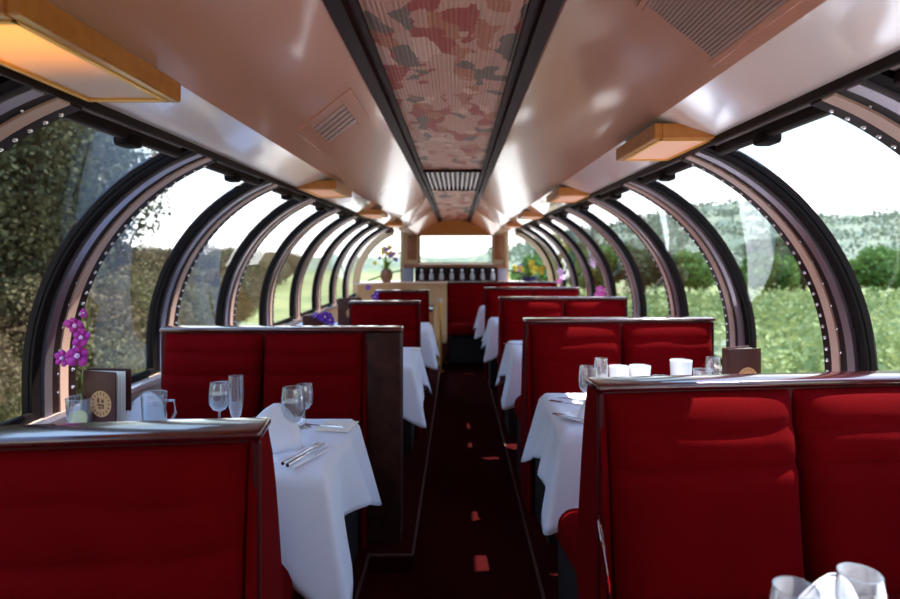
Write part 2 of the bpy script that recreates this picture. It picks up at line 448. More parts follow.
# corner panes (ruled between arch and post)
for sg in (-1, 1):
    root = empty('window_%d' % wn, (0, 0, 0), kind='structure'); wn += 1
    A = [p for p in arc(AR-.04, 24) if p[1] > 1.0]; n = len(A); vs = []
    A = [(.93, F[1]-.02)]+A+[(1.47, 1.0)]
    n = len(A)
    for j, (x, z) in enumerate(A):
        zz = 1.0+(EYE+.40-1.0)*(1-j/(n-1))
        vs += [(CX+sg*x, YE+.03, z), (CX+sg*.83, YN, zz)]
    MB().add(vs, [(2*j, 2*j+1, 2*j+3, 2*j+2) for j in range(n-1)]).build('pane', M['pane'], root)
    MB().tube([(CX+sg*.85, YN-.02, 1.17), (CX+sg*1.02, YN-.18, 1.13), (CX+sg*1.2, YN-.36, 1.07), (CX+sg*1.33, YN-.5, 1.02)], .012).build('gasket', M['rubber'], root)
    # post beside the corner pane
    MB().box(CX+sg*.845-.035, CX+sg*.845+.035, YN-.05, YN+.03, .98, EYE+.44, .008, 2).build('post', M['tan'], root)
# centre pane
root = empty('window_%d' % wn, (0, 0, 0), kind='structure'); wn += 1
MB().box(-.60, .57, YN-.002, YN+.002, EYE-.10, EYE+.33).build('pane', M['pane'], root)
for (a, b_, c, d) in ((-.62, -.595, -.12, .34), (.565, .59, -.12, .34)):
    MB().box(a, b_, YN-.04, YN+.02, EYE+c, EYE+d, .006, 2).build('jamb', M['oakdark'], root)
MB().box(-.62, .59, YN-.04, YN+.02, EYE+.325, EYE+.35, .006, 2).build('head_rail', M['tan'], root)
MB().box(-.62, .59, YN-.04, YN+.02, EYE-.125, EYE-.10, .006, 2).build('sill_rail', M['tan'], root)
# header above, wood side panels, wood beam below
struct(MB().prism([(-.88, EYE+.345), (.80, EYE+.345), (.80, EYE+.62), (-.88, EYE+.62)], YN-.02, YN+.02, 'y').build('wall_front', M['oak'], smooth=0))
for (a, b_) in ((-.85, -.62), (.59, .78)):
    struct(MB().box(a, b_, YN-.03, YN+.02, EYE-.13, EYE+.42, .004, 1).build('wall_front.001', M['tan'], smooth=30))
    c = (a+b_)/2; MB().box(c-.075, c+.075, YN-.045, YN-.028, EYE-.06, EYE+.34, .012, 2).build('wall_front.002', M['oakdark'])
struct(bpy.data.objects['wall_front.002'])
for o in list(COL.objects):
    if o.name.startswith('wall_front'): o['kind'] = 'structure'
struct(MB().box(-.86, .80, YN-.10, YN+.03, EYE-.20, EYE-.13, .01, 2).build('trim_61', M['oakdark']))
for sg in (-1, 1):   # blue-grey side cheeks next to the shelf
    xa = CX+sg*.66; xb = CX+sg*.84
    struct(MB().box(min(xa, xb), max(xa, xb), YN-.09, YN+.03, .9, EYE-.20, .006, 2).build('trim_%d' % (62 if sg < 0 else 63), M['slate']))
# cream bulkhead and ledge under the corner windows
struct(MB().prism([(CX-1.53, YE), (CX-1.53, YE+.08), (CX-.86, YN+.06), (CX+.86, YN+.06), (CX+1.53, YE+.08), (CX+1.53, YE), (CX+1.45, YE-.02), (CX+.80, YN-.12), (CX-.80, YN-.12), (CX-1.45, YE-.02)], -.05, .97, 'z').build('wall_front.003', M['tan']))
bpy.data.objects['wall_front.003']['kind'] = 'structure'
struct(MB().prism([(CX-1.53, YE), (CX-1.53, YE+.10), (CX-.86, YN+.08), (CX+.86, YN+.08), (CX+1.53, YE+.10), (CX+1.53, YE), (CX+1.45, YE-.16), (CX+.78, YN-.32), (CX-.78, YN-.32), (CX-1.45, YE-.16)], .97, 1.0, 'z').build('trim_64', M['cream']))
# glass shelf box
sh = empty('bottle_shelf', (-.01, YN-.2, 1.0), 0, 'long dark wooden shelf box under the front window holding a row of carafes', 'shelf')
MB().box(-.66, .66, -.08, .12, 0, .02, .004, 1).build('shelf_board', M['walnut'], sh)
MB().box(-.66, .66, .09, .12, .02, .22, .004, 1).build('back_board', M['black'], sh)
for i in range(9):
    x = -.65+i*1.3/8
    MB().box(x-.008, x+.008, -.06, .09, .02, .20, .003, 1).build('divider', M['walnut'], sh)
car = empty('carafe', (-.56, YN-.25, 1.02), 0, 'pale glass carafe in the shelf under the front window', 'carafe', 'carafes on the shelf below the front window')
MB().lathe([(0, 0), (.032, 0), (.036, .01), (.036, .08), (.018, .115), (.016, .135), (.022, .15), (.019, .15), (.014, .135), (.016, .112), (.033, .078), (.033, .012), (0, .01)], 20).build('body', M['bottleg'], car)
MB().lathe([(0, .145), (.020, .147), (.022, .16), (.010, .17), (0, .172)], 16).build('stopper', M['porcelain'], car)
for i in range(1, 8):
    dup(car, (-.57+i*1.3/8, YN-.25, 1.02))

# ------------------------------------------------------------------ ceiling lamps
def lamp(sg, ya, yb, x0, x1, label, lit=False):
    ym = (ya+yb)/2; L = (yb-ya)/2; xm = sg*(x0+x1)/2; W = (x1-x0)/2; H = .052
    t = empty('ceiling_lamp', (xm, ym, EYE+.397), 0, label, 'lamp', 'wood framed ceiling lamps')
    fr = MB(); fw = .028
    for (a, b_, c, d) in ((-W, -W+fw, -L, L), (W-fw, W, -L, L), (-W+fw, W-fw, -L, -L+fw), (-W+fw, W-fw, L-fw, L)):
        fr.box(a, b_, c, d, 0, H, .004, 1)
    fr.build('wood_frame', M['oak'], t)
    ln = MB()
    for (a, b_, c, d) in ((-W+fw-.004, -W+fw+.008, -L+fw-.004, L-fw+.004), (W-fw-.008, W-fw+.004, -L+fw-.004, L-fw+.004), (-W+fw, W-fw, -L+fw-.004, -L+fw+.008), (-W+fw, W-fw, L-fw-.008, L-fw+.004)):
        ln.box(a, b_, c, d, -.003, .004)
    ln.build('brass_lip', M['brass'], t)
    MB().box(-W+fw, W-fw, -L+fw, L-fw, .003, .009).build('diffuser', M['lamplit'] if lit else M['lamp'], t)
    MB().box(-W+.006, W-.006, -L+.006, L-.006, H-.008, H).build('top_plate', M['oakdark'], t)
    return t
lamp(-1, .95, 1.50, .715, .965, 'largest wood framed ceiling lamp glowing amber at the near left', True)
lamp(-1, 3.42, 3.93, .715, .95, 'second wood framed ceiling lamp on the left fascia')
lamp(-1, 5.5, 6.0, .715, .95, 'third wood framed ceiling lamp on the left fascia')
lamp(-1, 7.5, 7.95, .715, .95, 'small farthest wood framed ceiling lamp on the left fascia')
lamp(1, 1.95, 2.42, .665, .90, 'nearest wood framed ceiling lamp on the right fascia above the big vineyard window')
lamp(1, 3.78, 4.3, .665, .90, 'second wood framed ceiling lamp on the right fascia')
lamp(1, 5.8, 6.3, .665, .90, 'third wood framed ceiling lamp on the right fascia')
lamp(1, 7.7, 8.15, .665, .90, 'small farthest wood framed ceiling lamp on the right fascia')

# ceiling vents lying on the sloping faces
sl = math.atan2(P[1]-Cc[1], Cc[0]-P[0])
def slope_frame(sg, xm, ym):
    """matrix: local x runs down the slope outward, y along the car, z is the underside normal"""
    t = (xm-P[0])/(Cc[0]-P[0]); z = P[1]+(Cc[1]-P[1])*t
    ex = Vector((sg*math.cos(sl), 0, -math.sin(sl))); ey = Vector((0, 1, 0)); ez = ex.cross(ey)
    if ez.z > 0: ez = -ez; 
    m = Matrix(((ex.x, ey.x, ez.x, CX+sg*xm), (ex.y, ey.y, ez.y, ym), (ex.z, ey.z, ez.z, z), (0, 0, 0, 1)))
    return m
def vent(sg, xm, ym, hl, hw, ihl, ihw, nslat, label, frame=True, along=True):
    m = slope_frame(sg, xm, ym)
    t = empty('ceiling_vent', m.translation, 0, label, 'vent')
    R = m.copy(); R.translation = (0, 0, 0)
    def bld(mb, nm, mat):
        mb.v = [tuple(R @ Vector(v)) for v in mb.v]; return mb.build(nm, mat, t)
    fr = MB()
    for (a, b_, c, d) in ((-hw, -ihw, -hl, hl), (ihw, hw, -hl, hl), (-ihw, ihw, -hl, -ihl), (-ihw, ihw, ihl, hl)):
        fr.box(a, b_, c, d, -.001, .008, .002, 1)
    bld(fr, 'frame', M['ceil'])
    bld(MB().box(-ihw-.004, ihw+.004, -ihl-.004, ihl+.004, -.0005, .002), 'backing', M['grilleback'])
    for i in range(nslat):
        if along:
            x = -ihw+(i+.5)*2*ihw/nslat; w = ihw/nslat*.86
            mb = MB().box(x-w, x+w, -ihl, ihl, .003, .009, .001, 1)
        else:
            y = -ihl+(i+.5)*2*ihl/nslat; w = ihl/nslat*.72
            mb = MB().box(-ihw, ihw, y-w, y+w, .003, .009, .001, 1)
        bld(mb, 'slat', M['grille'])
vent(-1, .53, 2.71, .255, .150, .165, .085, 5, 'small square louvred vent on the left slope of the ceiling', along=False)
vent(1, .60, 1.14, .34, .125, .30, .107, 22, 'long finely slatted grille on the right ceiling slope')

# ------------------------------------------------------------------ booth benches
FLZ = PH
def superpad(t0, t1, z0, z1, y_off, bulge, creases, sg, side, seed, lean=.115):
    """puffy back cushion hanging on one face of the bench, t = distance from the aisle end"""
    nu, nv = 36, 44; rnd = random.Random(seed); ph = rnd.uniform(0, 6)
    vs = []; fs = []
    for j in range(nv+1):
        v = -1+2*j/nv; vv = math.sin(v*PI/2)
        for i in range(nu+1):
            u = math.sin((-1+2*i/nu)*PI/2)
            h = max(0, 1-abs(u)**10)**.5*max(0, 1-abs(vv)**12)**.5
            z = z0+(z1-z0)*(vv+1)/2; tt = t0+(t1-t0)*(u+1)/2
            d = bulge*(1-.35*u*u)+lean*((z1-z)/(z1-z0))**.65
            for (cz, dep) in creases:
                wob = .004*math.sin(tt*9+ph)+.003*math.sin(tt*23+ph*2)
                q = (z-(cz+wob))
                d -= dep*math.exp(-(q/.011)**2)
                d += dep*.35*math.exp(-((q+.035)/.03)**2)
            d += .0035*math.sin(tt*7+z*11+ph)
            vs.append((sg*tt, side*(y_off+h*d), z))
    W = nu+1
    for j in range(nv):
        for i in range(nu): a = j*W+i; fs.append((a, a+1, a+W+1, a+W))
    # flat back
    n = len(vs)
    ring = [i for i in range(W)]+[j*W+nu for j in range(1, nv+1)]+[nv*W+i for i in range(nu-1, -1, -1)]+[j*W for j in range(nv-1, 0, -1)]
    fs.append(tuple(ring))
    return MB().add(vs, fs)
def bench(sg, xa, W, yfront, yaw, bays, label, cup=True, creases=((.872, .010), (.778, .012)), wood=0, leanf=.115, strap=False):
    """double-sided booth bench; xa = aisle end, W = length towards the window"""
    t = empty('booth_bench', (xa, yfront+.05, FLZ), sg*yaw, label, 'bench', 'red velvet booth benches')
    def tb(mb): return mb
    lo, hi = (0, W)
    def bx(t0, t1, y0, y1, z0, z1, bev=0, seg=2):
        a, b_ = sorted((sg*t0, sg*t1)); return MB().box(a, b_, y0, y1, z0, z1, bev, seg)
    bx(.02, W, -.034, .034, .0, .965).build('back_panel', M['vinyl'], t)
    bx(-.006-wood, W+.004, -.05, .05, .968, .988, .008, 3).build('top_rail', M['cherry'], t)
    # upholstered aisle end, flaring downwards with the cushions, and a dark edge strip
    zs = [.955, .90, .83, .76, .68, .58, .48, .42]
    pr = [(-.044, .966), (.044, .966)]+[(.040+.9*leanf*((.962-z)/.53)**.65, z) for z in zs]+[(.13, .36), (.13, 0), (-.12, 0), (-.12, .36), (-.105, .42), (-.070, .78)]
    a, b_ = sorted((0, sg*.016))
    MB().prism(pr, a, b_, 'x').build('end_panel', M['velvet'], t)
    bx(-.005, .010, -.056, -.040, .02, .966, .003, 1).build('edge_strip', M['vinyl'], t)
    if wood:
        a, b_ = sorted((-sg*wood, -sg*.002))
        MB().box(a, b_, -.075, .075, 0, .966, .006, 2).build('end_cabinet', M['walnut'], t)
    bw = (W-.03)/bays
    for side in (-1, 1):
        for b in range(bays):
            superpad(.017+b*bw, .017+(b+1)*bw-.006, .40, .962, .030, .030, creases, sg, side, b*7+int(yfront*10)+side, leanf if side > 0 else .115).build('back_cushion', M['velvet'], t)
        for b in range(bays):
            a = .012+b*bw; c = .012+(b+1)*bw-.004
            y0, y1 = (.13, .52) if side > 0 else (-.52, -.13)
            bx(a, c, y0, y1, .335, .475, .055, 4).build('seat', M['velvet'], t)
        y0, y1 = (.12, .44) if side > 0 else (-.44, -.12)
        bx(.03, W, y0, y1, 0, .345).build('seat_base', M['black'], t)
    if strap:
        MB().tube([(sg*-.010, -.075, .66), (sg*-.016, -.10, .645), (sg*-.016, -.125, .60), (sg*-.010, -.138, .53), (sg*-.006, -.14, .46)], .005, 8).build('chrome_strap', M['chrome'], t)
    return t
Wb = 1.07
bench(-1, -.385, .99, 1.10, math.radians(-6.5), 2, 'nearest red velvet bench on the left, its wooden top rail sunlit', leanf=.22, strap=True)
bench(-1, -.415, .96, 2.67, 0, 2, 'second left red velvet bench ending in a dark wood panel at the aisle', wood=.155)
bench(-1, -.275, .52, 4.24, 0, 1, 'narrow third red bench from the front on the left side of the aisle')
bench(-1, -.275, .52, 5.62, 0, 1, 'narrow farthest red bench on the left, beside the brass post')
bench(1, .362, 1.08, 1.49, math.radians(6), 2, 'nearest large red velvet bench on the right filling the lower right corner', strap=True)
bench(1, .362, 1.02, 3.03, math.radians(3.5), 2, 'second red velvet bench on the right, behind the glass covered table')
bench(1, .345, 1.04, 4.66, math.radians(1), 2, 'third red velvet bench on the right')
bench(1, .300, 1.0, 6.12, 0, 2, 'fourth red velvet bench on the right, partly hidden by the third')
bench(1, -.125, 1.43, 7.5, 0, 3, 'last red bench facing us that juts across the end of the aisle')

# ------------------------------------------------------------------ tables and cloths
TZ = .80
def cloth_mesh(hx, hy, hang, seed, sg=1, corner=.12):
    rnd = random.Random(seed); rc = .02
    per = []   # perimeter points (x, y, nx, ny, cornerness)
    cs = [(hx-rc, hy-rc, 0), (-hx+rc, hy-rc, PI/2), (-hx+rc, -hy+rc, PI), (hx-rc, -hy+rc, 3*PI/2)]
    for q in range(4):
        cx, cy, a0 = cs[q]
        for i in range(7):
            a = a0+i*PI/12; per.append((cx+rc*math.cos(a), cy+rc*math.sin(a), math.cos(a), math.sin(a)))
        nx_, ny_, _ = cs[(q+1) % 4]; a1 = a0+PI/2
        p0 = (cx+rc*math.cos(a1), cy+rc*math.sin(a1)); p1 = (nx_+rc*math.cos(a1), ny_+rc*math.sin(a1))
        L = math.hypot(p1[0]-p0[0], p1[1]-p0[1]); n = max(6, int(L/.022))
        for i in range(1, n):
            u = i/n; per.append((p0[0]+(p1[0]-p0[0])*u, p0[1]+(p1[1]-p0[1])*u, math.cos(a1), math.sin(a1)))
    N = len(per); rows = []; NR = 14
    phs = [rnd.uniform(0, 6.28) for _ in range(4)]
    vs = []; s = 0; prev = per[0]
    S = []
    for p in per:
        s += math.hypot(p[0]-prev[0], p[1]-prev[1]); S.append(s); prev = p
    rowl = []
    rowl.append([(p[0]*.93, p[1]*.90, 0) for p in per])
    rowl.append([(p[0]-p[2]*.006, p[1]-p[3]*.006, 0) for p in per])
    for r in range(1, NR+1):
        row = []
        for j, p in enumerate(per):
            d = min(math.hypot(abs(p[0])-hx, abs(p[1])-hy), 9)
            cn = math.exp(-(d/corner)**2) if p[0]*sg < 0 else 0
            L = hang+.13*cn+.008*math.sin(S[j]*9+phs[3])
            dr = L*r/NR; q = r/NR
            rip = (math.sin(S[j]*22+phs[0])*.55+math.sin(S[j]*37+phs[1])*.35)*(1-cn)
            # a pair of soft folds just beside each corner
            out = .008+q*(.035+.055*rip)+cn*q*.075-.03*q*math.exp(-((d-.13)/.045)**2)
            diag = Vector((math.copysign(1, p[0]), math.copysign(1, p[1]))).normalized()
            nx_, ny_ = (p[2]*(1-cn)+diag.x*cn, p[3]*(1-cn)+diag.y*cn)
            soft = .006*(1-math.exp(-dr/.01))
            row.append((p[0]+nx_*(out+soft), p[1]+ny_*(out+soft), -dr-.002))
        rowl.append(row)
    for r in rowl: vs += r
    fs = []
    for r in range(len(rowl)-1):
        for j in range(N):
            j2 = (j+1) % N; fs.append((r*N+j, r*N+j2, (r+1)*N+j2, (r+1)*N+j))
    fs.append(tuple(range(N)))
    return MB().add(vs, fs)
def table(sg, xa, xw, y0, y1, where, hang=.20, seed=1):
    xm = sg*(xa+xw)/2; ym = (y0+y1)/2; hx = (xw-xa)/2; hy = (y1-y0)/2
    t = empty('dining_table', (xm, ym, FLZ), 0, 'table under a white cloth '+where, 'table', 'booth dining tables')
    MB().box(-hx+.012, hx-.012, -hy+.012, hy-.012, TZ-FLZ-.030, TZ-FLZ-.006, .005, 2).build('tabletop', M['walnut'], t)
    MB().lathe([(0, .02), (.03, .02), (.03, TZ-FLZ-.03), (0, TZ-FLZ-.03)], 20, (sg*.1, 0, 0)).build('pedestal', M['chrome'], t)
    MB().lathe([(0, 0), (.14, 0), (.14, .012), (.05, .03), (0, .03)], 24, (sg*.1, 0, 0)).build('foot', M['black'], t)
    c = cloth_mesh(hx, hy, hang, seed, sg).build('tablecloth', M['cloth'], None, (xm, ym, TZ), 60)
    md = c.modifiers.new('thick', 'SOLIDIFY'); md.thickness = .0015; md.offset = 1
    tag(c, 'white tablecloth draped over the table '+where, 'tablecloth', 'white tablecloths')
table(-1, .375, 1.40, 1.62, 2.13, 'between the two nearest left benches', .22, 3)
table(-1, .255, 1.40, 3.22, 3.80, 'between the second and third left benches', .20, 5)
table(-1, .245, 1.40, 4.80, 5.22, 'between the two narrow far left benches', .20, 8)
table(1, .375, 1.34, .46, .995, 'at the very bottom right corner', .15, 10)
table(1, .375, 1.34, 2.00, 2.53, 'between the first and second right benches', .20, 11)
table(1, .362, 1.34, 3.58, 4.10, 'between the second and third right benches', .20, 13)
table(1, .325, 1.34, 5.18, 5.66, 'between the third and fourth right benches', .20, 15)
table(1, .285, 1.30, 6.62, 7.0, 'between the fourth and last right benches', .20, 17)

# ------------------------------------------------------------------ tableware
def shell(prof, th):
    """closed wall: outer profile (r, z) bottom to top, returned with an inner profile"""
    inner = [(max(r-th, .0005), z+(th if i == 0 else 0)) for i, (r, z) in enumerate(prof)][::-1]
    return prof+inner
def goblet(loc, label, h=.17, r=.036, water=False, group=None):
    t = empty('wine_glass', loc, 0, label, 'glass', group)
    MB().lathe([(0, .0), (r*.85, 0), (r*.86, .002), (.006, .006), (.004, .012), (.0035, h*.38), (.006, h*.42), (0, h*.42)], 28).build('foot_and_stem', M['glass'], t)
    b = [(.004, h*.415), (r*.62, h*.46), (r*.95, h*.57), (r, h*.68), (r*.96, h*.85), (r*.86, h)]
    MB().lathe(shell(b, .0014), 32).build('bowl', M['glass'], t)
    MB().tube([(r*.86*math.cos(a), r*.86*math.sin(a), h) for a in [2*PI*i/24 for i in range(25)]], .0009, 5, False).build('rim', M['glass'], t)
    if water: MB().lathe([(0, h*.43), (r*.60, h*.47), (r*.92, h*.57), (r*.96, h*.68), (r*.95, h*.78), (0, h*.78)], 24).build('water', M['water'], t)
    return t
def flute(loc, label, h=.19, r=.026, group=None):
    t = empty('champagne_flute', loc, 0, label, 'glass', group)
    MB().lathe([(0, 0), (.030, 0), (.030, .002), (.006, .006), (.004, .012), (.0035, h*.25), (.006, h*.28), (0, h*.28)], 28).build('foot_and_stem', M['glass'], t)
    b = [(.003, h*.27), (r*.6, h*.33), (r*.93, h*.5), (r, h*.7), (r*.92, h)]
    MB().lathe(shell(b, .0013), 30).build('bowl', M['glass'], t)
    return t
def tumbler(loc, label, h=.10, r=.036, water=True, group=None):
    t = empty('tumbler', loc, 0, label, 'glass', group)
    MB().lathe(shell([(r*.80, 0), (r*.84, .004), (r*.93, h*.5), (r, h)], .002)+[(0, .004), (0, 0), (r*.8, 0)], 30).build('glass_body', M['glass'], t)
    MB().tube([(r*math.cos(a), r*math.sin(a), h) for a in [2*PI*i/24 for i in range(25)]], .0013, 5, False).build('rim', M['glass'], t)
    if water: MB().lathe([(0, .005), (r*.78, .006), (r*.88, h*.5), (r*.90, h*.7), (0, h*.7)], 26).build('water', M['water'], t)
    return t
def cup(loc, label, rz=0, h=.075, r=.042, group='white cups standing in for sunlit glasses on the right hand table'):  # white porcelain stands in for the glare of sunlit glasses
    t = empty('stand_in_cup', loc, rz, label, 'cup', group)
    MB().lathe(shell([(r*.55, 0), (r*.62, .006), (r*.9, h*.4), (r, h)], .003)+[(0, .005), (0, 0), (r*.55, 0)], 30).build('body', M['porcelain'], t)
    MB().tube([(r*.92, 0, h*.75), (r*1.35, 0, h*.78), (r*1.5, 0, h*.55), (r*1.3, 0, h*.3), (r*.84, 0, h*.28)], .0042, 8).build('handle', M['porcelain'], t)
    return t
def menu_book(loc, rz, label, w=.155, h=.225, th=.035, group='brown menu books with a round tan emblem'):
    t = empty('menu_book', loc, rz, label, 'menu', group)
    # slightly opened folder standing on its short edge : two covers and pages between
    for k, a in ((-1, 0.0), (1, .22)):
        m = Matrix.Translation((-w/2, k*th/2, 0)) @ Matrix.Rotation(a, 4, 'Z')
        MB().box(0, w, -.003, .003, 0, h, .0025, 2, m).build('cover', M['leather'], t)
    MB().box(-w/2-.003, -w/2+.003, -th/2, th/2, 0, h, .002, 1).build('spine', M['leather'], t)
    for i, a in enumerate((.05, .10, .155)):
        m = Matrix.Translation((-w/2, -th/2+.008+i*.008, 0)) @ Matrix.Rotation(a, 4, 'Z')
        MB().box(0, w-.006, -.001, .001, .006, h-.006, 0, 1, m).build('page', M['paper'], t)
    y = -th/2-.004
    e = MB(); R = .045; cx, cz = w*.08, h*.46
    e.add([(cx+R*math.cos(2*PI*i/32), y-.0006, cz+R*math.sin(2*PI*i/32)) for i in range(32)]+[(cx+R*math.cos(2*PI*i/32), y+.001, cz+R*math.sin(2*PI*i/32)) for i in range(32)],
          [tuple(range(32)), tuple(range(63, 31, -1))]+[(i, (i+1) % 32, 32+(i+1) % 32, 32+i) for i in range(32)])
    em = e.build('emblem', M['medallion'], t)
    s = MB()
    for i in range(16):
        a = 2*PI*i/16; m = Matrix.Translation((cx+R*.78*math.cos(a), y-.001, cz+R*.78*math.sin(a))) @ Matrix.Rotation(-a, 4, 'Y')
        s.box(-.0045, .0045, -.0005, .0005, -.0016, .0016, 0, 1, m)
    for (px, pz, w2, h2) in ((-.010, .012, .004, .008), (.008, .010, .005, .006), (0, -.004, .014, .003), (-.004, -.014, .006, .003), (.010, -.010, .003, .006)):
        s.box(cx+px-w2, cx+px+w2, y-.0015, y-.0005, cz+pz-h2, cz+pz+h2)
    s.build('emblem_drawing', M['ink'], em)
    return t
def napkin_fold(loc, rz, label, h=.13, w=.075, group='folded white napkins'):
    """upright bishop's-hat style fold: two curved leaves meeting at a rounded peak"""
    mb = MB(); n = 20; m = 12
    for side in (-1, 1):
        vs = []; fs = []
        for j in range(m+1):
            v = j/m
            for i in range(n+1):
                u = -1+2*i/n
                ww = w*(1-v**1.6)**.8*(1+.15*v)+.010
                x = u*ww+.02*v; y = side*((.030*(1-v)**.8+.004)*(1-u*u)**.5+.004*math.sin(u*9+v*4)*(1-v)+.0012)
                vs.append((x, y, h*v))
        W = n+1
        for j in range(m):
            for i in range(n): a = j*W+i; fs.append((a, a+1, a+W+1, a+W))
        mb.add(vs, fs)
    o = mb.build('folded_napkin', M['napkin'], None, loc, 60, (0, 0, rz))
    md = o.modifiers.new('t', 'SOLIDIFY'); md.thickness = .002
    return tag(o, label, 'napkin', group)
def spread_napkin(loc, rz, label, w=.07, l=.12):
    vs = []; fs = []; n = 12
    for j in range(n+1):
        for i in range(n+1):
            u = -1+2*i/n; v = -1+2*j/n
            z = .006+.012*math.exp(-((u-.3*v)/.3)**2)*(1-v*v*.5)+.003*math.sin(u*6+v*3)
            if abs(u) > .95 or abs(v) > .95: z = .0025
            vs.append((u*w*(1-.15*v), v*l, z))
    W = n+1
    for j in range(n):
        for i in range(n): a = j*W+i; fs.append((a, a+1, a+W+1, a+W))
    o = MB().add(vs, fs).build('napkin', M['napkin'], None, loc, 60, (0, 0, rz))
    md = o.modifiers.new('t', 'SOLIDIFY'); md.thickness = .002
    return tag(o, label, 'napkin')
def plate(loc, label, r=.085):
    o = MB().lathe([(0, .004), (r*.6, .004), (r*.68, .007), (r, .014), (r*.99, .017), (r*.66, .010), (r*.6, .007), (0, .007)][::-1], 40).build('bread_plate', M['porcelain'], None, loc, 40)
    return tag(o, label, 'plate')
def fork(loc, rz, label):
    t = empty('fork', loc, rz, label, 'fork')
    MB().tube([(0, -.09, .004), (0, -.05, .005), (0, 0, .004), (0, .045, .006)], [.0055, .004, .0028, .004], 8).build('handle', M['silver'], t)
    mb = MB().box(-.011, .011, .044, .066, .004, .007, .0015, 1)
    for i in range(4): mb.box(-.0105+i*.006, -.0075+i*.006, .064, .10, .004, .0065, .001, 1)
    mb.build('tines', M['silver'], t); return t
def knife(loc, rz, label):
    t = empty('knife', loc, rz, label, 'knife')
    MB().tube([(0, -.10, .005), (0, -.05, .0055), (0, -.005, .004)], [.006, .0062, .004], 8).build('handle', M['silver'], t)
    MB().prism([(-.003, -.006), (.007, 0), (.009, .06), (.004, .095), (-.002, .105), (-.004, .05)], .003, .0055, 'z').build('blade', M['silver'], t); return t
def spoon(loc, rz, label):
    t = empty('spoon', loc, rz, label, 'spoon')
    MB().tube([(0, -.09, .005), (0, -.02, .006), (0, .04, .006)], [.0055, .0028, .003], 8).build('handle', M['silver'], t)
    n = 16; vs = [(0, .065, .002)]+[(.017*math.cos(2*PI*i/n), .065+.027*math.sin(2*PI*i/n), .008) for i in range(n)]
    o = MB().add(vs, [(0, 1+i, 1+(i+1) % n) for i in range(n)]).build('bowl', M['silver'], t)
    md = o.modifiers.new('t', 'SOLIDIFY'); md.thickness = .001
    return t
def menu_card(loc, rz, label, w=.055, l=.085, tilt=0):
    t = tag(MB().box(-w, w, -l, l, 0, .003).build('menu_card', M['paper'], None, loc, 0, (tilt, 0, rz)), label, 'card'); return t
def blossom(par, c, r, mat, centre, seed):
    rnd = random.Random(seed); mb = MB()
    base = Matrix.Rotation(rnd.uniform(-.5, .5), 4, 'X') @ Matrix.Rotation(rnd.uniform(-.4, .4), 4, 'Z')
    for k in range(5):
        a = 2*PI*k/5+.3+rnd.uniform(-.1, .1); vs = []; n = 10
        d = Vector((math.cos(a), -.15, math.sin(a))); s = Vector((-math.sin(a), 0, math.cos(a)))
        rr = r*rnd.uniform(.85, 1.1)
        vs.append(base @ Vector((0, 0, 0)))
        for i in range(n+1):
            t = -1+2*i/n; p = d*rr*(1-.35*t*t)+s*rr*.46*t+Vector((0, -.12*rr*(1-t*t), 0)); vs.append(base @ p)
        fs = [(0, i, i+1) for i in range(1, n+1)]
        mb.add([v+Vector(c) for v in vs], fs)
    o = mb.build('blossom', mat, par)
    md = o.modifiers.new('t', 'SOLIDIFY'); md.thickness = .0012
    b = MB(); bm = bmesh.new(); bmesh.ops.create_uvsphere(bm, u_segments=8, v_segments=6, radius=r*.22, matrix=Matrix.Translation(Vector(c)+Vector((0, -r*.2, 0)))); b.bm(bm)
    b.build('flower_centre', centre, o)
def orchid(loc, label, h, spots, mat, mat2=None, rz=0, lean=(0, 0)):
    t = empty('orchid_stem', loc, rz, label, 'flower', None)
    pts = [(lean[0]*u*u, lean[1]*u*u, h*u) for u in [i/8 for i in range(9)]]
    MB().tube(pts, [.003]*8+[.0015], 6).build('stem', M['stem'], t)
    for i, (dx, dy, z, r) in enumerate(spots):
        u = z/h
        st = MB().tube([(lean[0]*u*u, lean[1]*u*u, z-.01), (dx, dy+.004, z)], .0012, 5).build('flower_stalk', M['stem'], t)
        blossom(t, (dx, dy-.006, z), r, mat2 if (mat2 and i == len(spots)-1) else mat, M['orchidw'], i+int(h*100))
    return t
def at(px, Y): return (px-457)*Y/578.0

# --- left near table (between the two nearest left benches)
goblet((at(293, 1.80), 1.80, TZ), 'tall wine glass of iced water nearest the aisle on the left table', .19, .037, True)
goblet((at(304, 2.02), 2.02, TZ), 'smaller wine glass just behind the tall iced water glass', .15, .032)
goblet((at(219.5, 1.98), 1.98, TZ), 'rounded goblet left of the champagne flute on the left table', .165, .035, True)
flute((at(236, 1.93), 1.93, TZ), 'slim champagne flute beside the rounded goblet on the left table', .20, .025)
napkin_fold((at(272, 1.80), 1.78, TZ), .15, 'white napkin folded upright into a peak at the corner of the left bench', .145, .085)
spread_napkin((at(300, 1.72), 1.74, TZ), -.5, 'white napkin laid flat beneath the fork and knife by the tall glass', .05, .10)
fork((at(299, 1.67), 1.70, TZ+.016), -.35, 'silver fork at the near aisle corner of the left table')
knife((at(307, 1.70), 1.70, TZ+.014), -.30, 'silver knife beside the fork on the left table')
menu_card((at(336, 2.0), 2.02, TZ+.004), -.12, 'cream folded card lying at the far aisle corner of the left table', .06, .062)
knife((at(318, 2.02), 2.03, TZ), 1.3, 'silver knife left of the cream card on the left table')
plate((at(218, 1.86), 1.88, TZ), 'white bread plate under the goblet and flute pair', .085)
plate((at(285, 2.02), 2.03, TZ), 'white plate behind the upright napkin on the left table', .07)
tv = tumbler((at(80, 1.98), 1.98, TZ), 'tumbler of water holding a lemon slice and the purple orchid', .115, .043)
le = MB().lathe([(0, 0), (.028, 0), (.030, .004), (.028, .008), (0, .008)], 24).build('lemon_slice', M['lemon'], None, (at(80, 1.98), 1.975, TZ+.042), 40, (1.35, 0, .2))
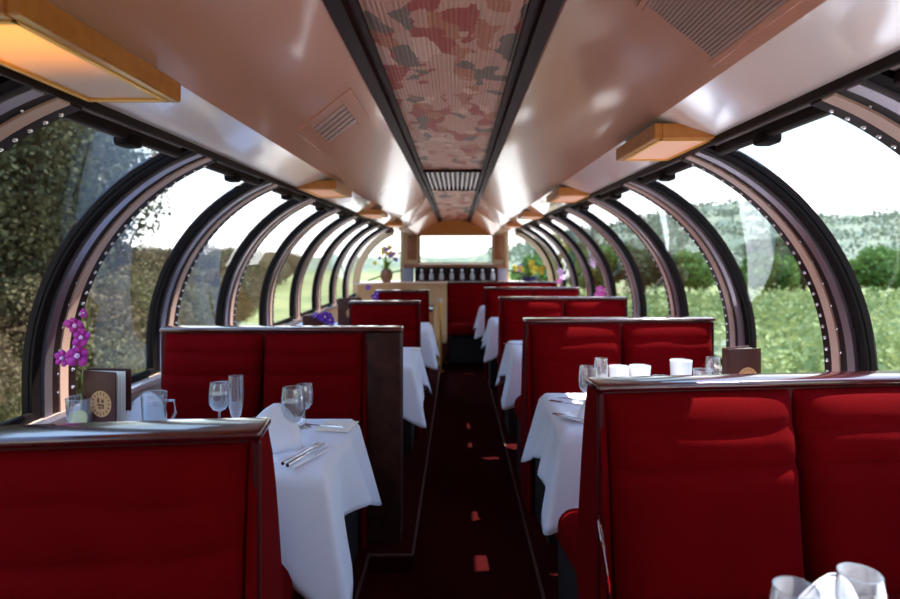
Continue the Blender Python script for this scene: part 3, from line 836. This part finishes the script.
tag(le, 'yellow lemon slice floating in the tumbler with the orchid', 'lemon')
orchid((at(79, 1.98), 1.99, TZ+.01), 'purple orchid sprig standing in the lemon water tumbler by the left window', .44,
       [(.0, -.005, .25, .043), (.012, -.005, .312, .034), (-.012, 0, .352, .036), (-.058, 0, .240, .030), (.016, 0, .395, .018), (.0, 0, .30, .02)], M['orchid'], M['orchid'], 0, (.035, 0))
for i in range(5): pass
menu_book((at(100, 1.98), 2.0, TZ), -.28, 'brown menu book with a round tan emblem beside the orchid tumbler', .145, .205)
pit = tumbler((at(157, 2.02), 2.0, TZ), 'wide glass mug of iced water in front of the left bench', .125, .042)
MB().tube([(.040, 0, .10), (.070, 0, .10), (.075, 0, .06), (.06, 0, .03), (.036, 0, .03)], .005, 8).build('handle', M['glass'], pit)
napkin_fold((at(140, 2.05), 2.06, TZ), .6, 'white napkin leaning between the menu book and the glass mug', .11, .07)
# --- left tables further on
orchid((at(326, 3.5), 3.5, TZ+.015), 'violet orchids in an orange vase on the second left table', .24,
       [(.0, -.01, .22, .038), (.025, 0, .175, .032), (-.03, 0, .215, .028), (.03, -.01, .20, .03), (-.06, 0, .225, .02)], M['violet'], M['violet'], 0, (-.02, 0))
tag(MB().lathe(shell([(.028, 0), (.042, .03), (.040, .08), (.026, .12), (.030, .14)], .003)+[(0, .003), (0, 0), (.028, 0)], 24).build('vase', M['orangev'], None, (at(327, 3.5), 3.5, TZ), 40), 'orange vase holding violet orchids on the second left table', 'vase')
menu_book((at(314, 3.6), 3.62, TZ), .12, 'brown menu book with a tan emblem just over the second left bench', .14, .225)
tumbler((at(342, 3.5), 3.5, TZ), 'tumbler right of the orange vase on the second left table', .13, .035)
goblet((at(350, 3.65), 3.68, TZ), 'wine glass half hidden behind the second left bench', .15, .034)
menu_book((at(352, 5.1), 5.0, TZ), .05, 'brown menu book standing left of the narrow third bench', .20, .235)
orchid((at(375, 5.1), 5.1, TZ), 'small violet orchid above the narrow third left bench', .30, [(0, 0, .24, .035), (.02, 0, .27, .025), (-.06, 0, .32, .025)], M['violet'], M['violet'])
goblet((at(388, 5.0), 5.0, TZ), 'wine glass behind the narrow third left bench', .16, .034)
menu_card((at(416, 3.7), 3.7, TZ+.004), .1, 'small card at the aisle edge of the second left table', .03, .05)

# --- right main table
Yr = 2.2
goblet((at(588, 2.22), 2.22, TZ), 'clear wine glass nearest the aisle on the right table', .175, .036)
goblet((at(601, 2.42), 2.42, TZ), 'second wine glass behind the aisle one on the right table', .17, .030)
napkin_fold((at(598, 2.12), 2.12, TZ), .4, 'white folded napkin standing at the corner of the right bench', .125, .085)
cup((at(619, 2.44), 2.44, TZ), 'white cup standing in for the sunlit glass closest to the two wine glasses', .5, .15*.9, .042)
cup((at(640, 2.45), 2.45, TZ), 'second white cup from the aisle, standing in for a sunlit glass on the right table', 2.6, .135, .044)
tumbler((at(661, 2.42), 2.42, TZ), 'low glass between the white cups on the right table', .095, .036)
cup((at(681, 2.44), 2.44, TZ), 'tallest white cup, standing in for a sunlit glass in the middle of the right table', 1.2, .16, .045)
tumbler((at(703, 2.36), 2.36, TZ), 'water tumbler right of the tallest white cup', .135, .038)
goblet((at(713, 2.47), 2.47, TZ), 'wine glass behind the water tumbler on the right table', .165, .032)
menu_book((at(744, 2.34), 2.36, TZ), .18, 'brown menu book with a round tan emblem by the right window', .15, .225)
tumbler((at(749, 2.2), 2.2, TZ), 'tumbler standing in front of the right window menu book', .115, .036)
napkin_fold((at(724, 2.3), 2.32, TZ), .2, 'white napkin leaning left of the right window menu book', .12, .05)
plate((at(582, 2.12), 2.12, TZ), 'white plate at the aisle edge of the right table', .07)
spoon((at(577, 2.03), 2.06, TZ+.016), .9, 'silver spoon on the near corner of the right table')
fork((at(574, 2.30), 2.33, TZ), 1.0, 'silver fork at the far aisle corner of the right table')
knife((at(583, 2.36), 2.38, TZ), 1.0, 'silver knife beside the fork at the far corner of the right table')
spread_napkin((at(640, 2.1), 2.12, TZ), 1.2, 'flat white napkin in front of the cups on the right table', .06, .09)
# --- near right table (bottom corner)
goblet((at(796, .84), .84, TZ), 'left wine glass of the pair at the bottom right corner', .118, .0345)
goblet((at(860, .86), .86, TZ), 'right wine glass of the pair at the bottom right corner', .128, .033)
napkin_fold((at(835, .90), .93, TZ), .2, 'white napkin between the two wine glasses at the bottom right', .085, .06)
# --- far right tables
orchid((at(600, 5.5), 5.5, TZ+.01), 'pink orchid above the third right bench near the window', .30, [(0, 0, .27, .045), (.03, 0, .23, .035), (-.03, 0, .22, .03)], M['pink'], M['pink'])
tumbler((at(600, 5.5), 5.5, TZ), 'tumbler holding the pink orchid by the third right bench', .11, .036)
orchid((at(560, 6.85), 6.85, TZ+.01), 'tall pale pink orchid above the farthest right benches', .42, [(0, 0, .40, .05), (.02, 0, .34, .045), (-.02, 0, .29, .035)], M['orchidw'], M['pink'])
tumbler((at(560, 6.85), 6.85, TZ), 'tumbler holding the pale pink orchid on the farthest right table', .11, .036)
tumbler((at(640, 3.85), 3.85, TZ), 'tumbler at the window end of the second right table', .11, .036)
knife((at(518, 3.9), 3.9, TZ), 1.2, 'silver knife on the aisle end of the second right table')

# ------------------------------------------------------------------ plants on the front ledge
def ledge_plant(loc, label, pot, seed, h, w, nl, cols):
    t = empty('potted_flowers', loc, 0, label, 'plant')
    rnd = random.Random(seed)
    MB().lathe(pot[0]+[(pot[0][-1][0]-.008, pot[0][-1][1]), (pot[0][-1][0]-.012, .03), (0, .03)], 24).build('pot', pot[1], t)
    H0 = pot[0][-1][1]
    lf = MB()
    for i in range(nl):
        a = rnd.uniform(0, 2*PI); e = rnd.uniform(.25, 1.4); L = h*rnd.uniform(.5, 1)
        d = Vector((math.cos(a)*math.cos(e)*w/h, math.sin(a)*math.cos(e)*.6, math.sin(e)))
        side = d.cross(Vector((0, 0, 1))); side = side.normalized()*.012 if side.length > .01 else Vector((.012, 0, 0))
        b = Vector((0, 0, H0-.02)); pts = []
        for q in range(6):
            u = q/5; c = b+d*L*u+Vector((0, 0, -.25*L*u*u)); wd = side*(math.sin(PI*min(.98, u*.9+.08)))
            pts += [c-wd, c+wd]
        lf.add(pts, [(2*q, 2*q+1, 2*q+3, 2*q+2) for q in range(5)])
    lf.build('foliage', M['leafg'], t)
    for (mat, n, r) in cols:
        for i in range(n):
            a = rnd.uniform(0, 2*PI); e = rnd.uniform(.3, 1.45); L = h*rnd.uniform(.65, 1.05)
            c = (math.cos(a)*math.cos(e)*L*w/h, math.sin(a)*math.cos(e)*L*.5-.02, H0+math.sin(e)*L*.85)
            blossom(t, c, r, mat, M['yellow'], seed*50+i)
    return t
ledge_plant((at(386, 8.75)+.0, 8.82, 1.0), 'brown pot of yellow and violet flowers on the left front ledge', ([(0, 0), (.055, 0), (.09, .06), (.095, .13), (.075, .19)], M['pot']), 4, .42, .26, 46, ((M['yellow'], 14, .035), (M['violet'], 7, .035), (M['orchidw'], 3, .03)))
ledge_plant((at(530, 8.75), 8.85, 1.0), 'dark blue bowl of bushy yellow flowers on the right front ledge', ([(0, 0), (.07, 0), (.12, .05), (.13, .09)], M['bluepot']), 9, .26, .30, 70, ((M['yellow'], 18, .035), (M['violet'], 5, .03)))

# brass post at the stair head
pz = empty('brass_post', (at(440, 7.0), 7.0, 0), 0, 'short brass post with a pale cap at the end of the aisle', 'post')
MB().lathe([(0, 0), (.05, 0), (.05, .01), (.025, .02), (.025, .84), (0, .84)], 20).build('pole', M['brass'], pz)
MB().lathe([(0, .84), (.03, .84), (.033, .86), (.028, .885), (0, .89)], 20).build('cap', M['cream'], pz)
st = empty('stair_rail_panel', (at(431, 7.3), 7.35, 0), 0, 'low amber wood panel beside the brass post', 'panel')
MB().box(-.06, .02, -.30, .55, 0, .72, .01, 2).build('panel', M['oak'], st)
MB().box(-.07, .03, -.31, .56, .72, .75, .008, 2).build('handrail', M['cherry'], st)

# ------------------------------------------------------------------ outdoors
GZ = -3.1
rng = np.random.default_rng(3)
def np_mesh(name, V, Fq, mat, smooth=False, parent=None):
    me = bpy.data.meshes.new(name)
    me.vertices.add(len(V)); me.vertices.foreach_set('co', V.astype(np.float32).ravel())
    k_ = Fq.shape[1]
    me.loops.add(Fq.size); me.loops.foreach_set('vertex_index', Fq.astype(np.int32).ravel())
    me.polygons.add(len(Fq)); me.polygons.foreach_set('loop_start', np.arange(0, Fq.size, k_, dtype=np.int32))
    me.update(calc_edges=True); me.validate()
    if smooth: me.shade_smooth()
    me.materials.append(mat)
    o = bpy.data.objects.new(name, me); COL.objects.link(o)
    if parent: o.parent = parent
    return o
def leaf_quads(C, size, up=.5):
    n = len(C)
    d = rng.normal(size=(n, 3)); d /= np.linalg.norm(d, axis=1, keepdims=True)
    e = rng.normal(size=(n, 3)); e -= (e*d).sum(1, keepdims=True)*d; e /= np.linalg.norm(e, axis=1, keepdims=True)
    s = (size*rng.uniform(.6, 1.3, size=(n, 1)))
    a = d*s; b = e*s*.6
    V = np.stack([C-a, C+b, C+a, C-b], 1).reshape(-1, 3)
    F_ = np.arange(4*n).reshape(n, 4)
    return V, F_
# ground
struct(np_mesh('ground', np.array([[-900, -300, GZ], [900, -300, GZ], [900, 900, GZ], [-900, 900, GZ]], float), np.array([[0, 1, 2, 3]]), M['ground']))
# vineyard : leafy rows running away from the track, one uncountable mass of foliage
rows_x = []; Cs = []
ang = -.30      # rows run slightly across the view
for r in range(0, 120):
    y = 9+r*1.0
    if y > 51: break
    x0, x1 = .16*y+1.5, min(2.1*y+8, 130)
    x0 = max(x0, 4.0)
    n = int((x1-x0)*max(9, 62-.9*y))
    x = rng.uniform(x0, x1, n)
    prof = rng.uniform(0, 1, n)
    w = .42*np.sqrt(1-(prof*1.0-.1)**2*.8)
    yy = y+rng.normal(size=n)*.30
    zz = GZ+.35+prof*(1.15+.28*np.sin(x*1.7+r*2.1)+.2*np.sin(x*.63+r)) + rng.uniform(-.1, .1, n)
    Cs.append(np.stack([x, yy, zz], 1))
C = np.concatenate(Cs)
sz = .13+.0022*C[:, 1:2]
V, F_ = leaf_quads(C, sz*.85)
tag(np_mesh('grape_vines', V, F_, M['vine']), 'rows of leafy green grape vines covering the field outside the right windows', 'vineyard', None, 'stuff')

def tree_proto(nm, seed, nl, rx, rz, trunk_h, mat, leaf):
    global rng
    rng = np.random.default_rng(seed)
    L = 16; ctr = rng.normal(size=(L, 3)); ctr /= np.linalg.norm(ctr, axis=1, keepdims=True)
    ctr *= rng.uniform(.25, .72, (L, 1)); ctr[:, 2] = ctr[:, 2]*.9
    rad = rng.uniform(.32, .52, L)
    idx = rng.integers(0, L, nl)
    d = rng.normal(size=(nl, 3)); d /= np.linalg.norm(d, axis=1, keepdims=True)
    p = ctr[idx]+d*rad[idx][:, None]*rng.uniform(.55, 1.0, (nl, 1))
    p = p*np.array([rx, rx, rz])+np.array([0, 0, trunk_h+rz*.85])
    V, F_ = leaf_quads(p, leaf)
    return V, F_, mat
def make_tree(name, loc, V, F_, mat, th, label, group):
    t = empty(name, loc, 0, label, 'tree', group)
    np_mesh('crown', V, F_, mat, False, t)
    MB().tube([(0, 0, 0), (.05, .03, th*.5), (0, 0, th+1.2), (.1, 0, th+2.6)], [.28, .22, .18, .08], 10).build('trunk', M['bark'], t)
    return t
kinds = {}
for key, args in {'A': (21, 42000, 4.4, 6.2, 1.0, M['treeA'], .095), 'B': (22, 26000, 3.2, 2.9, .6, M['treeB'], .085),
                  'C': (23, 6000, 4.2, 3.3, 1.0, M['treeC'], .27), 'D': (24, 6000, 4.6, 3.6, 1.2, M['treeD'], .27)}.items():
    kinds[key] = tree_proto(key, *args)+(args[4],)
protos = {}
def plant_tree(key, x, y, s, rz, label, group, zs=None):
    nm = {'A': 'dense_tree', 'B': 'brown_green_tree', 'C': 'fresh_green_tree', 'D': 'olive_green_tree'}[key]
    sc = (s, s, zs if zs else s)
    if key not in protos:
        V, F_, mat, th = kinds[key]
        t = make_tree(nm, (x, y, GZ), V, F_, mat, th, label, group); t.rotation_euler.z = rz; t.scale = sc; protos[key] = t; return t
    return dup(protos[key], (x, y, GZ), rz, label, group, None, sc)
R = random.Random(5)
# left : dense dark trees close to the line, then lower brown green ones
for i, (x, y, s) in enumerate([(-12.5, 11, 1.0), (-14, 16.5, 1.05), (-16.5, 22.5, 1.05), (-13, 5.5, 1.0), (-22, 28, 1.0), (-21.5, 17, 1.15), (-15, -1, .9), (-27, 23, 1.15), (-20, 10, 1.1)]):
    plant_tree('A', x, y, s, R.uniform(0, 6), 'dense dark green tree close to the left windows', 'dark trees beside the line on the left')
for i in range(34):
    y = 14+i*2.6; x = -(9.5+R.uniform(0, 3)+.20*y)
    plant_tree('B', x, y, R.uniform(.72, .98), R.uniform(0, 6), 'brownish green tree in the band outside the left windows', 'brown green trees beside the line on the left')
for i in range(10):
    y = 6+i*3.2; plant_tree('B', -8.6-.12*y-R.uniform(0, 1), y, R.uniform(.55, .75), R.uniform(0, 6), 'brownish green tree in the band outside the left windows', 'brown green trees beside the line on the left')
# right : tree line at the far edge of the vineyard
for i in range(34):
    x = 8+i*5.2+R.uniform(-1, 1); y = 55+R.uniform(-1.5, 3)
    plant_tree('D' if R.random() < .6 else 'C', x, y, R.uniform(.60, .85), R.uniform(0, 6), 'round green tree in the line behind the vineyard', 'trees at the far edge of the vineyard')
for i in range(40):
    x = 14+i*7.5+R.uniform(-2, 2); y = 74+(i%4)*18+R.uniform(0, 8)
    plant_tree('D' if R.random() < .75 else 'C', x, y, R.uniform(.8, 1.15), R.uniform(0, 6), 'larger tree standing behind the vineyard tree line', 'trees rising behind the vineyard tree line')
# unseen pale bed beside the line, added to bounce sunlight up to the ceiling
struct(np_mesh('ground.001', np.array([[-7.5, -60, GZ+.04], [9.5, -60, GZ+.04], [9.5, 200, GZ+.04], [-7.5, 200, GZ+.04]], float), np.array([[0, 1, 2, 3]]), M['bounce_gravel']))
# wooded hills all around the front
na, nr = 260, 60
th = np.linspace(math.radians(-25), math.radians(205), na); rr = np.linspace(0, 1, nr)
A_, R_ = np.meshgrid(th, rr, indexing='ij')
rad = 150+R_*600
right = np.clip(np.cos(A_)*2.2-.02, 0, 1)
ridge = (47+8*np.sin(A_*5+.4)+7*np.sin(A_*11+1)+3*np.sin(A_*29))*(.03+.97*right)
H = GZ+ridge*np.clip(R_*1.5, 0, 1)**1.4*np.clip(1.25-np.abs(R_-.75)*.6, 0, 1)+1.8*np.sin(A_*90+R_*40)*np.sin(A_*50-R_*70)*(R_ > .05)+rng.normal(size=A_.shape)*1.1*(R_ > .05)-1.0*(R_ < .02)
V = np.stack([rad*np.cos(A_), rad*np.sin(A_), H], -1).reshape(-1, 3)
ii, jj = np.meshgrid(np.arange(na-1), np.arange(nr-1), indexing='ij'); a = (ii*nr+jj).ravel()
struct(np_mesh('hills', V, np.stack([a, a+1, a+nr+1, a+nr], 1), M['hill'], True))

# woods growing over the slopes
n = 80000
ai = rng.uniform(5, na*.52, n); ri = rng.uniform(.06, .80, n)*nr
i0 = ai.astype(int); j0 = ri.astype(int)
Hh = H[np.clip(i0, 0, na-1), np.clip(j0, 0, nr-1)]; aa = np.interp(ai, np.arange(na), th); rd = 150+ri/(nr-1)*600
keep = (right[np.clip(i0, 0, na-1), 0] > .12) & ((np.sin(aa*37)+np.sin(rd*.05+aa*9)+rng.normal(size=n)*.6) > -.3)
C = np.stack([rd*np.cos(aa), rd*np.sin(aa), Hh+rng.uniform(0, 1, n)*(3.0+rd*.004)], 1)[keep]
V, F_ = leaf_quads(C, rng.uniform(.5, 1, (len(C), 1))*(.7+C[:, 1:2]*.0028))
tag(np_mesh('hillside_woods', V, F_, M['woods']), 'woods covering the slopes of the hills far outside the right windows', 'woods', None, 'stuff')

# ------------------------------------------------------------------ sky, sun, camera
w = bpy.data.worlds.new('sky'); SC.world = w; w.use_nodes = True
t = w.node_tree
for n in list(t.nodes): t.nodes.remove(n)
o = t.nodes.new('ShaderNodeOutputWorld'); bg = t.nodes.new('ShaderNodeBackground')
tc = t.nodes.new('ShaderNodeTexCoord'); sp = t.nodes.new('ShaderNodeSeparateXYZ'); cr = t.nodes.new('ShaderNodeValToRGB')
t.links.new(tc.outputs['Generated'], sp.inputs[0]); t.links.new(sp.outputs['Z'], cr.inputs['Fac'])
e = cr.color_ramp.elements
e[0].position = 0; e[0].color = (1.0, .98, .97, 1)
e[1].position = 1; e[1].color = (.20, .40, .80, 1)
for p_, c_ in ((.05, (.90, .93, .95)), (.14, (.42, .50, .54)), (.24, (.21, .275, .315)), (.42, (.30, .46, .70)), (.6, (.36, .55, .92))):
    x = e.new(p_); x.color = (*c_, 1)
bg.inputs['Strength'].default_value = 1.6
t.links.new(cr.outputs[0], bg.inputs[0]); t.links.new(bg.outputs[0], o.inputs[0])

sd = bpy.data.lights.new('sun', 'SUN'); sd.energy = 5.0; sd.angle = math.radians(.6); sd.color = (1, .95, .88)
so = bpy.data.objects.new('sun', sd); COL.objects.link(so)
tosun = Vector((.43, .27, .88)).normalized()
so.rotation_euler = tosun.to_track_quat('Z', 'Y').to_euler(); so.location = (10, -3, 20)

cd = bpy.data.cameras.new('camera'); co = bpy.data.objects.new('camera', cd); COL.objects.link(co)
cd.sensor_width = 36; cd.lens = 578/900*36; cd.clip_start = .05; cd.clip_end = 2000
cd.shift_x = (450-457)/900; cd.shift_y = (256-299.5)/900
cd.dof.use_dof = True; cd.dof.focus_distance = 1.7; cd.dof.aperture_fstop = 2.6
co.location = (0, 0, EYE); co.rotation_euler = (PI/2, 0, 0)
SC.camera = co
SC.view_settings.view_transform = 'Standard'; SC.view_settings.look = 'None'
SC.view_settings.gamma = 1; SC.view_settings.use_curve_mapping = False
SC.view_settings.exposure = 1.4
